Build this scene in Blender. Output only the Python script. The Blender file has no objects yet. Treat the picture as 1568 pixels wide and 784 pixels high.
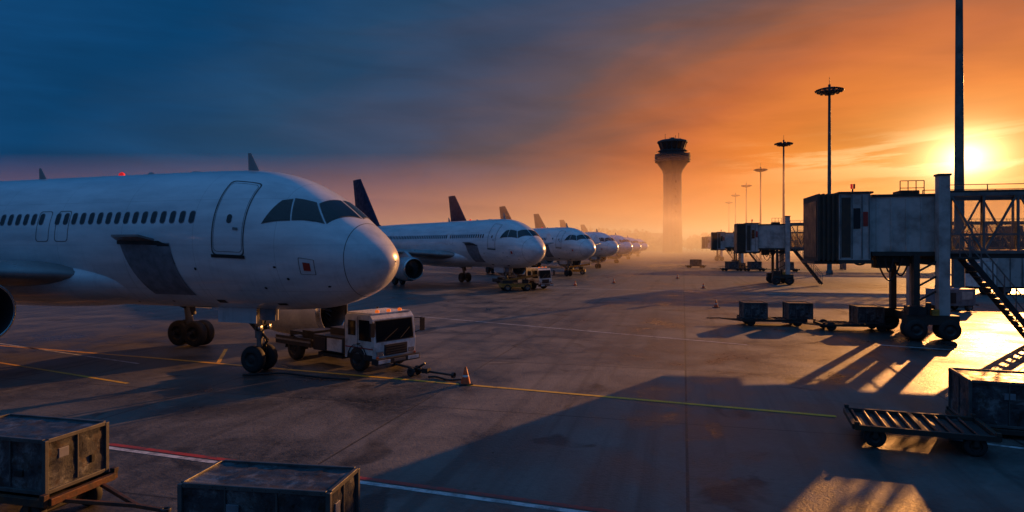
import bpy, math, random
import numpy as np
from mathutils import Vector, Matrix, Euler
random.seed(7)
R=math.radians
scene=bpy.context.scene
CAMH=3.8
SUN_AZ=34.8; LAZ=39; LEL=12.0

# ------------------------------------------------------------------ materials
MATS={}
def newmat(name):
    m=bpy.data.materials.new(name); m.use_nodes=True
    nt=m.node_tree; b=nt.nodes['Principled BSDF']
    MATS[name]=m
    return m,nt,b
def N(nt,t,**kw):
    n=nt.nodes.new(t)
    for k,v in kw.items(): setattr(n,k,v)
    return n
def ramp(nt,fac,stops):
    n=nt.nodes.new('ShaderNodeValToRGB'); cr=n.color_ramp
    while len(cr.elements)>1: cr.elements.remove(cr.elements[-1])
    cr.elements[0].position=stops[0][0]; cr.elements[0].color=(*stops[0][1],1)
    for p,c in stops[1:]:
        e=cr.elements.new(p); e.color=(*c,1)
    nt.links.new(fac,n.inputs[0]); return n
def noise(nt,scale,detail=4,rough=.55,vec=None,dist=0):
    n=nt.nodes.new('ShaderNodeTexNoise'); n.inputs['Scale'].default_value=scale
    n.inputs['Detail'].default_value=detail; n.inputs['Roughness'].default_value=rough
    n.inputs['Distortion'].default_value=dist
    if vec is not None: nt.links.new(vec,n.inputs['Vector'])
    return n
def g(v): return (v,v,v)
def simple(name,c1,c2=None,rough=.5,metal=0,scale=2.0,lo=.4,hi=.65,coat=0,bump=0,rv=.15,bscale=None,spec=.5):
    m,nt,b=newmat(name)
    tc=N(nt,'ShaderNodeTexCoord')
    n=noise(nt,scale,6,.6,tc.outputs['Object'])
    c2=c2 or tuple(x*.75 for x in c1)
    r=ramp(nt,n.outputs['Fac'],[(lo,c1),(hi,c2)])
    nt.links.new(r.outputs[0],b.inputs['Base Color'])
    rr=N(nt,'ShaderNodeMapRange'); nt.links.new(n.outputs['Fac'],rr.inputs['Value'])
    rr.inputs['From Min'].default_value=.3; rr.inputs['From Max'].default_value=.7
    rr.inputs['To Min'].default_value=max(.03,rough-rv); rr.inputs['To Max'].default_value=min(1,rough+rv)
    nt.links.new(rr.outputs[0],b.inputs['Roughness'])
    b.inputs['Metallic'].default_value=metal
    b.inputs['Coat Weight'].default_value=coat
    b.inputs['Specular IOR Level'].default_value=spec
    if bump:
        n2=noise(nt,bscale or scale*6,5,.6,tc.outputs['Object'])
        bp=N(nt,'ShaderNodeBump'); bp.inputs['Strength'].default_value=bump; bp.inputs['Distance'].default_value=.02
        nt.links.new(n2.outputs['Fac'],bp.inputs['Height']); nt.links.new(bp.outputs[0],b.inputs['Normal'])
    return m
simple('tyre',g(.015),g(.03),.75)
simple('metal_grey',g(.22),g(.13),.45,.6)
simple('container_edge',g(.13),g(.07),.5,.5,scale=4)
simple('metal_dark',g(.045),g(.025),.5,.5)
simple('black',g(.012),g(.02),.5)
simple('navy',(.010,.022,.07),(.008,.015,.045),.55,spec=.25)
simple('wing_grey',g(.28),g(.2),.35,.2,scale=.7)
simple('nacelle',(.42,.43,.45),(.3,.31,.33),.3,.1,coat=.3)
simple('lip_metal',g(.5),g(.4),.25,.9)
simple('line_dark',g(.06),g(.1),.5,scale=1.5)
simple('panel_grey',(.2,.21,.24),(.12,.13,.15),.5,scale=3)
simple('bridge_white',(.5,.48,.46),(.2,.18,.165),.45,scale=1.1,lo=.42,hi=.68,bump=.15)
simple('bridge_dark',(.035,.033,.03),(.06,.05,.04),.6,.2,scale=3)
simple('rubber_bellows',(.05,.038,.03),(.09,.062,.042),.8,scale=4)
simple('concrete',(.11,.1,.095),(.08,.075,.07),.9,scale=.15,spec=.2)
simple('building_wall',(.12,.11,.11),(.08,.075,.075),.8,scale=.3,spec=.2)
simple('truck_white',(.7,.7,.68),(.32,.29,.26),.35,scale=2.2,lo=.48,hi=.7,coat=.3)
simple('truck_dark',(.03,.03,.032),(.05,.042,.035),.5,.2,scale=4)
simple('yellow_paint',(.5,.25,.03),(.2,.11,.03),.5,scale=5)
simple('red_paint',(.4,.03,.02),(.25,.03,.02),.5,scale=4)
simple('cone_orange',(.75,.09,.015),(.5,.07,.015),.5,scale=8)
simple('rust_orange',(.14,.055,.025),(.04,.03,.026),.6,.3,scale=5,bump=.2)
simple('dolly_dark',(.05,.045,.04),(.1,.045,.02),.5,.4,scale=4,lo=.5,hi=.62,bump=.2)
simple('bark',(.06,.045,.03),(.03,.02,.015),.9)
simple('foliage',(.05,.06,.025),(.03,.035,.015),.8,scale=.3)
simple('mast_steel',g(.1),g(.07),.6,.4)
def lampmat(name,col,st):
    m,nt,b=newmat(name); b.inputs['Base Color'].default_value=(*col,1)
    b.inputs['Emission Color'].default_value=(*col,1); b.inputs['Emission Strength'].default_value=st
lampmat('beacon_amber',(1,.2,.02),.4); lampmat('beacon_red',(1,.02,.02),.4)
def glass(name,c,rough=.08):
    m,nt,b=newmat(name); b.inputs['Base Color'].default_value=(*c,1); b.inputs['Roughness'].default_value=rough
    b.inputs['Specular IOR Level'].default_value=.6
glass('window_dark',(.008,.009,.012)); glass('cabin_window',(.012,.014,.02),.2)
m,nt,b=newmat('clear_glass')
tr=N(nt,'ShaderNodeBsdfTransparent'); tr.inputs[0].default_value=(.8,.78,.74,1)
gl=N(nt,'ShaderNodeBsdfGlossy'); gl.inputs['Roughness'].default_value=.1
mx=N(nt,'ShaderNodeMixShader'); mx.inputs[0].default_value=.12
nt.links.new(tr.outputs[0],mx.inputs[1]); nt.links.new(gl.outputs[0],mx.inputs[2])
nt.links.new(mx.outputs[0],nt.nodes['Material Output'].inputs['Surface'])

def math_(nt,op,a,bb=None,clamp=False):
    n=N(nt,'ShaderNodeMath',operation=op,use_clamp=clamp)
    for i,x in enumerate((a,bb)):
        if x is None: continue
        if hasattr(x,'is_linked'): nt.links.new(x,n.inputs[i])
        else: n.inputs[i].default_value=x
    return n.outputs[0]
# aircraft paint: white with streaky grime
m,nt,b=newmat('plane_white')
tc=N(nt,'ShaderNodeTexCoord'); mp=N(nt,'ShaderNodeMapping'); nt.links.new(tc.outputs['Object'],mp.inputs[0])
mp.inputs['Scale'].default_value=(.35,1,1.6)
n1=noise(nt,1.2,7,.62,mp.outputs[0]); r1=ramp(nt,n1.outputs['Fac'],[(.38,(.74,.75,.77)),(.7,(.5,.51,.54))])
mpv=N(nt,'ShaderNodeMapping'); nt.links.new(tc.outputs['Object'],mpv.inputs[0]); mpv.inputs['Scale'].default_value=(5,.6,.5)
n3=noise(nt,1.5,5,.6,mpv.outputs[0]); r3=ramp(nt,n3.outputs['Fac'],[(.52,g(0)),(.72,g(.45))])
sx=N(nt,'ShaderNodeSeparateXYZ'); nt.links.new(tc.outputs['Object'],sx.inputs[0])
fx=math_(nt,'FRACT',math_(nt,'MULTIPLY',sx.outputs[0],1/2.6))
seam=math_(nt,'LESS_THAN',fx,.006)
fz=math_(nt,'FRACT',math_(nt,'MULTIPLY',sx.outputs[2],1/1.27))
seam2=math_(nt,'LESS_THAN',fz,.008)
sm=math_(nt,'MULTIPLY',math_(nt,'MAXIMUM',seam,seam2),.35)
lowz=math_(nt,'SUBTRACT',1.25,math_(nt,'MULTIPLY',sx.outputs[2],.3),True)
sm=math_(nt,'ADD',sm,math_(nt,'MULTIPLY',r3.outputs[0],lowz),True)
mc=N(nt,'ShaderNodeMix',data_type='RGBA'); nt.links.new(sm,mc.inputs['Factor'])
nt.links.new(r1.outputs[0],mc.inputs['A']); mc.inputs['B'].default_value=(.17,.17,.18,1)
nt.links.new(mc.outputs['Result'],b.inputs['Base Color'])
b.inputs['Roughness'].default_value=.28; b.inputs['Coat Weight'].default_value=.5; b.inputs['Coat Roughness'].default_value=.08
nb=noise(nt,1.1,2,.5,tc.outputs['Object']); bp=N(nt,'ShaderNodeBump'); bp.inputs['Strength'].default_value=.25; bp.inputs['Distance'].default_value=.03
nt.links.new(nb.outputs['Fac'],bp.inputs['Height']); nt.links.new(bp.outputs[0],b.inputs['Normal'])

# beaten container metal
m,nt,b=newmat('container_worn')
tc=N(nt,'ShaderNodeTexCoord')
n1=noise(nt,2.8,10,.72,tc.outputs['Object'],.5); n2=noise(nt,6,7,.7,tc.outputs['Object']); n4=noise(nt,1.1,3,.5,tc.outputs['Object'])
r1=ramp(nt,n1.outputs['Fac'],[(.36,(.015,.016,.018)),(.43,(.05,.054,.062)),(.53,(.08,.085,.095)),(.58,(.16,.17,.18)),(.68,(.26,.27,.28))])
rr_=ramp(nt,n2.outputs['Fac'],[(.52,g(0)),(.58,g(1))])
mc=N(nt,'ShaderNodeMix',data_type='RGBA'); nt.links.new(math_(nt,'MULTIPLY',rr_.outputs[0],n4.outputs['Fac']),mc.inputs['Factor'])
nt.links.new(r1.outputs[0],mc.inputs['A']); mc.inputs['B'].default_value=(.055,.026,.013,1)
nt.links.new(mc.outputs['Result'],b.inputs['Base Color']); b.inputs['Metallic'].default_value=.5
r2=ramp(nt,n2.outputs['Fac'],[(.35,g(.25)),(.65,g(.6))]); nt.links.new(r2.outputs[0],b.inputs['Roughness'])
bp=N(nt,'ShaderNodeBump'); bp.inputs['Strength'].default_value=.45; bp.inputs['Distance'].default_value=.03
nt.links.new(n1.outputs['Fac'],bp.inputs['Height']); nt.links.new(bp.outputs[0],b.inputs['Normal'])

# apron concrete
m,nt,b=newmat('apron')
tc=N(nt,'ShaderNodeTexCoord')
big=noise(nt,.06,5,.6,tc.outputs['Object'],.4); med=noise(nt,.45,6,.65,tc.outputs['Object'],.5); fine=noise(nt,7,5,.65,tc.outputs['Object'])
mp=N(nt,'ShaderNodeMapping'); nt.links.new(tc.outputs['Object'],mp.inputs[0]); mp.inputs['Rotation'].default_value=(0,0,R(14.7))
sx=N(nt,'ShaderNodeSeparateXYZ'); nt.links.new(mp.outputs[0],sx.inputs[0])
ax=8.2*math.cos(R(14.7))-31*math.sin(R(14.7))
def joint(o,sp,off,w):
    t=math_(nt,'ADD',o,-off); t=math_(nt,'FRACT',math_(nt,'MULTIPLY',t,1/sp))
    t=math_(nt,'ABSOLUTE',math_(nt,'SUBTRACT',t,.5)); return math_(nt,'GREATER_THAN',t,.5-w/sp)
j=math_(nt,'MAXIMUM',joint(sx.outputs[0],6.2,ax,.025),joint(sx.outputs[1],6.2,2,.025))
vx=math_(nt,'FLOOR',math_(nt,'MULTIPLY',math_(nt,'ADD',sx.outputs[0],-ax),1/6.2)); vy=math_(nt,'FLOOR',math_(nt,'MULTIPLY',math_(nt,'ADD',sx.outputs[1],-2),1/6.2))
cb=N(nt,'ShaderNodeCombineXYZ'); nt.links.new(vx,cb.inputs[0]); nt.links.new(vy,cb.inputs[1])
wn=N(nt,'ShaderNodeTexWhiteNoise',noise_dimensions='3D'); nt.links.new(cb.outputs[0],wn.inputs['Vector'])
f=math_(nt,'ADD',math_(nt,'MULTIPLY',big.outputs['Fac'],.4),math_(nt,'MULTIPLY',med.outputs['Fac'],.6))
f=math_(nt,'ADD',f,math_(nt,'MULTIPLY',math_(nt,'SUBTRACT',fine.outputs['Fac'],.5),.26))
f=math_(nt,'ADD',f,math_(nt,'MULTIPLY',math_(nt,'SUBTRACT',wn.outputs['Value'],.5),.06))
rc=ramp(nt,f,[(.36,(.015,.015,.015)),(.42,(.05,.049,.047)),(.5,(.105,.098,.09)),(.64,(.18,.165,.15))])
mp2=N(nt,'ShaderNodeMapping'); nt.links.new(mp.outputs[0],mp2.inputs[0]); mp2.inputs['Scale'].default_value=(1.6,.05,1)
st=noise(nt,1.0,5,.6,mp2.outputs[0],.2); rs=ramp(nt,st.outputs['Fac'],[(.5,g(0)),(.64,g(.5))])
mc0=N(nt,'ShaderNodeMix',data_type='RGBA'); nt.links.new(rs.outputs[0],mc0.inputs['Factor']); nt.links.new(rc.outputs[0],mc0.inputs['A']); mc0.inputs['B'].default_value=(.03,.029,.028,1)
osn=noise(nt,.33,4,.6,tc.outputs['Object'],1.2); ro=ramp(nt,osn.outputs['Fac'],[(.6,g(0)),(.66,g(.75))])
mc1=N(nt,'ShaderNodeMix',data_type='RGBA'); nt.links.new(ro.outputs[0],mc1.inputs['Factor']); nt.links.new(mc0.outputs['Result'],mc1.inputs['A']); mc1.inputs['B'].default_value=(.013,.013,.014,1)
mc=N(nt,'ShaderNodeMix',data_type='RGBA'); nt.links.new(math_(nt,'MULTIPLY',j,.8),mc.inputs['Factor'])
nt.links.new(mc1.outputs['Result'],mc.inputs['A']); mc.inputs['B'].default_value=(.012,.012,.012,1)
nt.links.new(mc.outputs['Result'],b.inputs['Base Color'])
rr=ramp(nt,f,[(.37,g(.26)),(.43,g(.42)),(.55,g(.55)),(.65,g(.65))]); nt.links.new(rr.outputs[0],b.inputs['Roughness'])
b.inputs['Specular IOR Level'].default_value=.33
bp=N(nt,'ShaderNodeBump'); bp.inputs['Strength'].default_value=.6; bp.inputs['Distance'].default_value=.03
fb=noise(nt,14,6,.7,tc.outputs['Object']); hh=math_(nt,'SUBTRACT',math_(nt,'ADD',fb.outputs['Fac'],med.outputs['Fac']),j)
nt.links.new(hh,bp.inputs['Height']); nt.links.new(bp.outputs[0],b.inputs['Normal'])

def paintmat(name,c,lo=.46,hi=.6):
    m,nt,b=newmat(name); tc=N(nt,'ShaderNodeTexCoord')
    n=noise(nt,3,8,.75,tc.outputs['Object']); r=ramp(nt,n.outputs['Fac'],[(lo,c),(hi,tuple(x*.3+.04 for x in c))])
    nt.links.new(r.outputs[0],b.inputs['Base Color']); b.inputs['Roughness'].default_value=.5
paintmat('mark_yellow',(.8,.45,.03),.52,.68); paintmat('mark_white',(.6,.6,.6)); paintmat('mark_red',(.45,.04,.03))

# ------------------------------------------------------------------ mesh builder
class MB:
    def __init__(s): s.v=[];s.f=[];s.m=[];s.s=[];s.mats=[]
    def mi(s,n):
        if n not in s.mats: s.mats.append(n)
        return s.mats.index(n)
    def add(s,V,F,mat,smooth=False):
        o=len(s.v); s.v+= [tuple(p) for p in V]; k=s.mi(mat)
        for f in F: s.f.append([i+o for i in f]); s.m.append(k); s.s.append(smooth)
    def box(s,x0,x1,y0,y1,z0,z1,mat):
        V=[(x,y,z) for x in (x0,x1) for y in (y0,y1) for z in (z0,z1)]
        s.add(V,[(0,1,3,2),(4,6,7,5),(0,4,5,1),(2,3,7,6),(0,2,6,4),(1,5,7,3)],mat)
    def beam(s,p0,p1,w,h,mat,up=(0,0,1)):
        p0=Vector(p0);p1=Vector(p1);d=(p1-p0).normalized();u=Vector(up)
        if abs(d.dot(u))>.98: u=Vector((0,1,0))
        a=d.cross(u).normalized();b_=a.cross(d).normalized()
        V=[p+a*i*w/2+b_*j_*h/2 for p in (p0,p1) for i in (-1,1) for j_ in (-1,1)]
        s.add(V,[(0,1,3,2),(4,6,7,5),(0,4,5,1),(2,3,7,6),(0,2,6,4),(1,5,7,3)],mat)
    def lathe(s,o,d,prof,mat,n=24,smooth=True,capS=False,capE=False):
        o=Vector(o);d=Vector(d).normalized();u=Vector((0,0,1)) if abs(d.z)<.9 else Vector((1,0,0))
        a=d.cross(u).normalized();b_=d.cross(a).normalized();V=[];F=[]
        for t,r in prof:
            for i in range(n):
                q=2*math.pi*i/n; V.append(o+d*t+(a*math.cos(q)+b_*math.sin(q))*r)
        for k in range(len(prof)-1):
            for i in range(n):
                j_=(i+1)%n; F.append((k*n+i,k*n+j_,(k+1)*n+j_,(k+1)*n+i))
        s.add(V,F,mat,smooth)
        if capS: s.add(V[:n],[list(range(n))],mat)
        if capE: s.add(V[-n:],[list(range(n))],mat)
    def cyl(s,p0,p1,r0,mat,r1=None,n=14,smooth=True):
        p0=Vector(p0);p1=Vector(p1); s.lathe(p0,p1-p0,[(0,r0),((p1-p0).length,r0 if r1 is None else r1)],mat,n,smooth,True,True)
    def wheel(s,c,r,w,axis=(0,1,0),hub='metal_grey'):
        c=Vector(c);a=Vector(axis).normalized()
        s.lathe(c-a*w/2,a,[(0,r*.55),(0,r*.85),(w*.12,r*.96),(w*.3,r),(w*.7,r),(w*.88,r*.96),(w,r*.85),(w,r*.55)],'tyre',24)
        s.lathe(c-a*w/2,a,[(w*.12,.0),(w*.08,r*.2),(w*.2,r*.3),(w*.15,r*.5),(0,r*.55)],hub,20)
        s.lathe(c+a*w/2,-a,[(w*.12,.0),(w*.08,r*.2),(w*.2,r*.3),(w*.15,r*.5),(0,r*.55)],hub,20)
    def extr(s,prof,y0,y1,mat):
        n=len(prof);V=[(x,y0,z) for x,z in prof]+[(x,y1,z) for x,z in prof]
        F=[list(range(n)),list(range(2*n-1,n-1,-1))]+[(i,i+n,(i+1)%n+n,(i+1)%n) for i in range(n)]
        s.add(V,F,mat)
    def mesh(s,name):
        me=bpy.data.meshes.new(name); me.from_pydata(s.v,[],s.f)
        for m in s.mats: me.materials.append(MATS[m])
        me.polygons.foreach_set('material_index',s.m); me.polygons.foreach_set('use_smooth',s.s)
        me.update(); return me
def put(name,me,loc=(0,0,0),rz=0,scale=1,bevel=0):
    if isinstance(me,MB): me=me.mesh(name)
    o=bpy.data.objects.new(name,me); scene.collection.objects.link(o)
    o.location=loc; o.rotation_euler=(0,0,rz); o.scale=(scale,)*3
    if bevel:
        bm=o.modifiers.new('bevel','BEVEL'); bm.width=bevel; bm.segments=2; bm.limit_method='ANGLE'; bm.angle_limit=R(40)
    return o

# ------------------------------------------------------------------ aircraft
ST=[ # s, top, bot, hw, zw
(0,3.35,3.35,0,3.35),(.08,3.64,3.06,.38,3.36),(.3,3.93,2.74,.72,3.38),(.6,4.22,2.5,1.03,3.42),(1,4.52,2.3,1.32,3.5),
(1.5,4.92,2.13,1.58,3.62),(2,5.27,2.02,1.76,3.73),(2.5,5.55,1.96,1.87,3.81),(3,5.76,1.92,1.94,3.87),(4,6.0,1.89,2.01,3.95),
(5,6.08,1.88,2.04,3.98),(6.5,6.1,1.88,2.05,3.99),(15,6.1,1.88,2.05,3.99),(23,6.1,1.9,2.05,3.99),(27,6.08,2.5,1.95,4.2),(31,6.0,3.4,1.55,4.7),(35,5.8,4.4,.85,5.1),(37.3,5.5,4.9,.25,5.2)]
U=np.sqrt([a[0] for a in ST]); Y=np.array([a[1:] for a in ST])
sl=np.zeros_like(Y); dd=(Y[1:]-Y[:-1])/(U[1:]-U[:-1])[:,None]
for i in range(1,len(U)-1):
    for k in range(4):
        a,b_=dd[i-1,k],dd[i,k]; sl[i,k]=0 if a*b_<=0 else 2*a*b_/(a+b_)
sl[0]=dd[0]; sl[-1]=dd[-1]
def sec(s_):
    u=math.sqrt(max(0,s_)); i=int(np.searchsorted(U,u,side='right')-1); i=min(max(i,0),len(U)-2)
    h=U[i+1]-U[i]; t=(u-U[i])/h
    return (2*t**3-3*t**2+1)*Y[i]+(t**3-2*t**2+t)*h*sl[i]+(-2*t**3+3*t**2)*Y[i+1]+(t**3-t**2)*h*sl[i+1]
def P(s_,phi,side=-1,off=0.):
    top,bot,hw,zw=sec(s_); c=math.cos(R(phi));sn=math.sin(R(phi))
    z=zw+(top-zw)*c if c>=0 else zw+(zw-bot)*c
    return Vector((-s_, side*(hw*sn+off*sn), z+off*c))
def patch(mb,corners,mat,side,off,n=6):
    V=[];F=[]
    for i in range(n+1):
        for j_ in range(n+1):
            u=i/n;v=j_/n
            sp=[(1-u)*(1-v)*corners[0][k]+u*(1-v)*corners[1][k]+u*v*corners[2][k]+(1-u)*v*corners[3][k] for k in (0,1)]
            V.append(P(sp[0],sp[1],side,off))
    for i in range(n):
        for j_ in range(n): F.append((i*(n+1)+j_,(i+1)*(n+1)+j_,(i+1)*(n+1)+j_+1,i*(n+1)+j_+1))
    mb.add(V,F,mat,True)
def rrect(s0,s1,p0,p1,r=.12,k=5):
    rp=r/2.05*57.3; out=[]
    cs=[(s0+r,p0+rp,180),(s1-r,p0+rp,270),(s1-r,p1-rp,0),(s0+r,p1-rp,90)]
    for cx,cy,a0 in cs:
        for i in range(k+1):
            a=R(a0+90*i/k); out.append((cx+math.cos(a)*r,cy+math.sin(a)*rp))
    res=[]
    for i in range(len(out)):
        a=out[i];b_=out[(i+1)%len(out)]; d=math.hypot(a[0]-b_[0],(a[1]-b_[1])/28)
        q=max(1,int(d/.15))
        for t in range(q): res.append((a[0]+(b_[0]-a[0])*t/q,a[1]+(b_[1]-a[1])*t/q))
    return res
def ribbon(mb,loop,w,mat,side,off=.006):
    n=len(loop);c=(sum(a[0] for a in loop)/n,sum(a[1] for a in loop)/n);V=[];F=[]
    ws=max(abs(a[0]-c[0]) for a in loop); wp=max(abs(a[1]-c[1]) for a in loop)
    for a in loop:
        V.append(P(a[0],a[1],side,off)); V.append(P(c[0]+(a[0]-c[0])*(1-w/ws),c[1]+(a[1]-c[1])*(1-w/(wp/28)),side,off))
    for i in range(n):
        j_=(i+1)%n; F.append((2*i,2*j_,2*j_+1,2*i+1))
    mb.add(V,F,mat,True)
def fillloop(mb,loop,mat,side,off=.01):
    n=len(loop);c=(sum(a[0] for a in loop)/n,sum(a[1] for a in loop)/n)
    V=[P(c[0],c[1],side,off)]+[P(a[0],a[1],side,off) for a in loop]
    mb.add(V,[(0,i+1,(i+1)%n+1) for i in range(n)],mat,True)
def foil(mb,secs,mat,vertical=False):
    xs=[0,.01,.04,.1,.2,.35,.55,.78,1.0]; th=[0,.25,.5,.75,.95,1,.8,.4,.03]
    V=[];n=None
    for (s0,y,z,ch,t) in secs:
        ring=[(x,h) for x,h in zip(xs,th)]+[(x,-h) for x,h in list(zip(xs,th))[-1:0:-1]]
        n=len(ring)
        for x,h in ring:
            if vertical: V.append((-(s0+x*ch),y+h*t/2,z))
            else: V.append((-(s0+x*ch),y,z+h*t/2))
    F=[]
    for k in range(len(secs)-1):
        for i in range(n): F.append((k*n+i,k*n+(i+1)%n,(k+1)*n+(i+1)%n,(k+1)*n+i))
    mb.add(V,F,mat,True); mb.add(V[-n:],[list(range(n))],mat)
def engine(mb,b0,y,z,sc=1.,pylz=3.0):
    o=(-b0,y,z);d=(-1,0,0);q=lambda p:[(t*sc,r*sc) for t,r in p]
    mb.lathe(o,d,q([(.8,.80),(.4,.78),(.12,.82),(.03,.87)]),'metal_dark',36)
    mb.lathe(o,d,q([(.03,.87),(0,.9),(.03,.95),(.18,1.0)]),'lip_metal',36)
    mb.lathe(o,d,q([(.18,1.0),(.7,1.07),(1.5,1.08),(2.4,1.0),(3.1,.84),(3.12,.8),(2.7,.74)]),'nacelle',36)
    mb.lathe(o,d,q([(2.7,.74),(2.7,.5),(3.4,.5),(4.0,.33),(4.0,.22),(4.5,.02)]),'metal_dark',28)
    mb.lathe(o,d,q([(.35,.01),(.5,.12),(.72,.24),(.75,.8)]),'black',28)
    for i in range(24):
        a=2*math.pi*i/24; c,s_=math.cos(a),math.sin(a); c2,s2=math.cos(a+.16),math.sin(a+.16)
        f=lambda t,r,cc,ss:(-b0-t*sc,y+cc*r*sc,z+ss*r*sc)
        mb.add([f(.62,.24,c,s_),f(.6,.78,c,s_),f(.7,.78,c2,s2),f(.7,.24,c2,s2)],[(0,1,2,3)],'metal_grey')
    V=[(-b0-.6*sc,y,z+1.02*sc),(-b0-1.6*sc,y,pylz+.2),(-b0-4.6*sc,y,pylz+.1),(-b0-3.4*sc,y,z+.8*sc)]
    VV=[(a,bb-.15,c) for a,bb,c in V]+[(a,bb+.15,c) for a,bb,c in V]
    mb.add(VV,[(0,1,2,3),(7,6,5,4),(0,4,5,1),(1,5,6,2),(2,6,7,3),(3,7,4,0)],'nacelle')
def nosegear(mb,b0):
    mb.cyl((-b0,0,.38),(-b0,0,2.1),.085,'metal_grey'); mb.cyl((-b0,0,1.0),(-b0,0,2.1),.13,'metal_grey')
    mb.cyl((-b0,-.38,.4),(-b0,.38,.4),.07,'metal_dark')
    for y in (-.27,.27): mb.wheel((-b0,y,.4),.4,.24,hub='metal_dark')
    mb.cyl((-b0,0,1.15),(-b0-.9,0,2.0),.06,'metal_dark')
    mb.cyl((-b0-.02,.0,1.25),(-b0+.3,0,.95),.04,'metal_dark');mb.cyl((-b0+.3,0,.95),(-b0+.04,0,.6),.04,'metal_dark')
    mb.box(-b0+.1,-b0+.16,-.3,.3,1.25,1.4,'metal_dark')
    pr=None
    for i in range(9):
        p=Vector((-b0+.1+.06*math.sin(i),.12,2.0-.18*i))
        if pr is not None: mb.cyl(pr,p,.018,'black',n=6)
        pr=p
    for y in (-.2,.2): mb.lathe((-b0+.16,y,1.33),(1,0,0),[(0,.08),(.06,.09),(.05,0)],'lip_metal',14)
    for y in (-.5,.46): mb.box(-b0-1.1,-b0+.3,y,y+.04,1.5,2.05,'plane_white')
    mb.box(-b0+.35,-b0+.9,-.4,-.37,1.6,2.0,'panel_grey')
def maingear(mb,b0,y,tandem):
    mb.cyl((-b0,y,.5),(-b0,y*.9,2.5),.14,'metal_grey'); mb.cyl((-b0,y,1.2),(-b0,y*.9,2.5),.19,'metal_dark')
    mb.cyl((-b0,y,1.4),(-b0-.1,y*.4,2.2),.07,'metal_dark')
    offs=(-.38,.38) if tandem else (0,)
    if tandem: mb.cyl((-b0-.4,y,.52),(-b0+.4,y,.52),.1,'metal_dark')
    r=.5
    for dx in offs:
        mb.cyl((-b0+dx,y-.5,.52),(-b0+dx,y+.5,.52),.09,'metal_dark')
        for dy in (-.3,.3): mb.wheel((-b0+dx,y+dy*(.6 if tandem else 1.3),r),r if not tandem else .48,.3,hub='black')
    mb.box(-b0-.6,-b0+.6,y*1.12-.02,y*1.12+.02,1.4,2.35,'plane_white')
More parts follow.
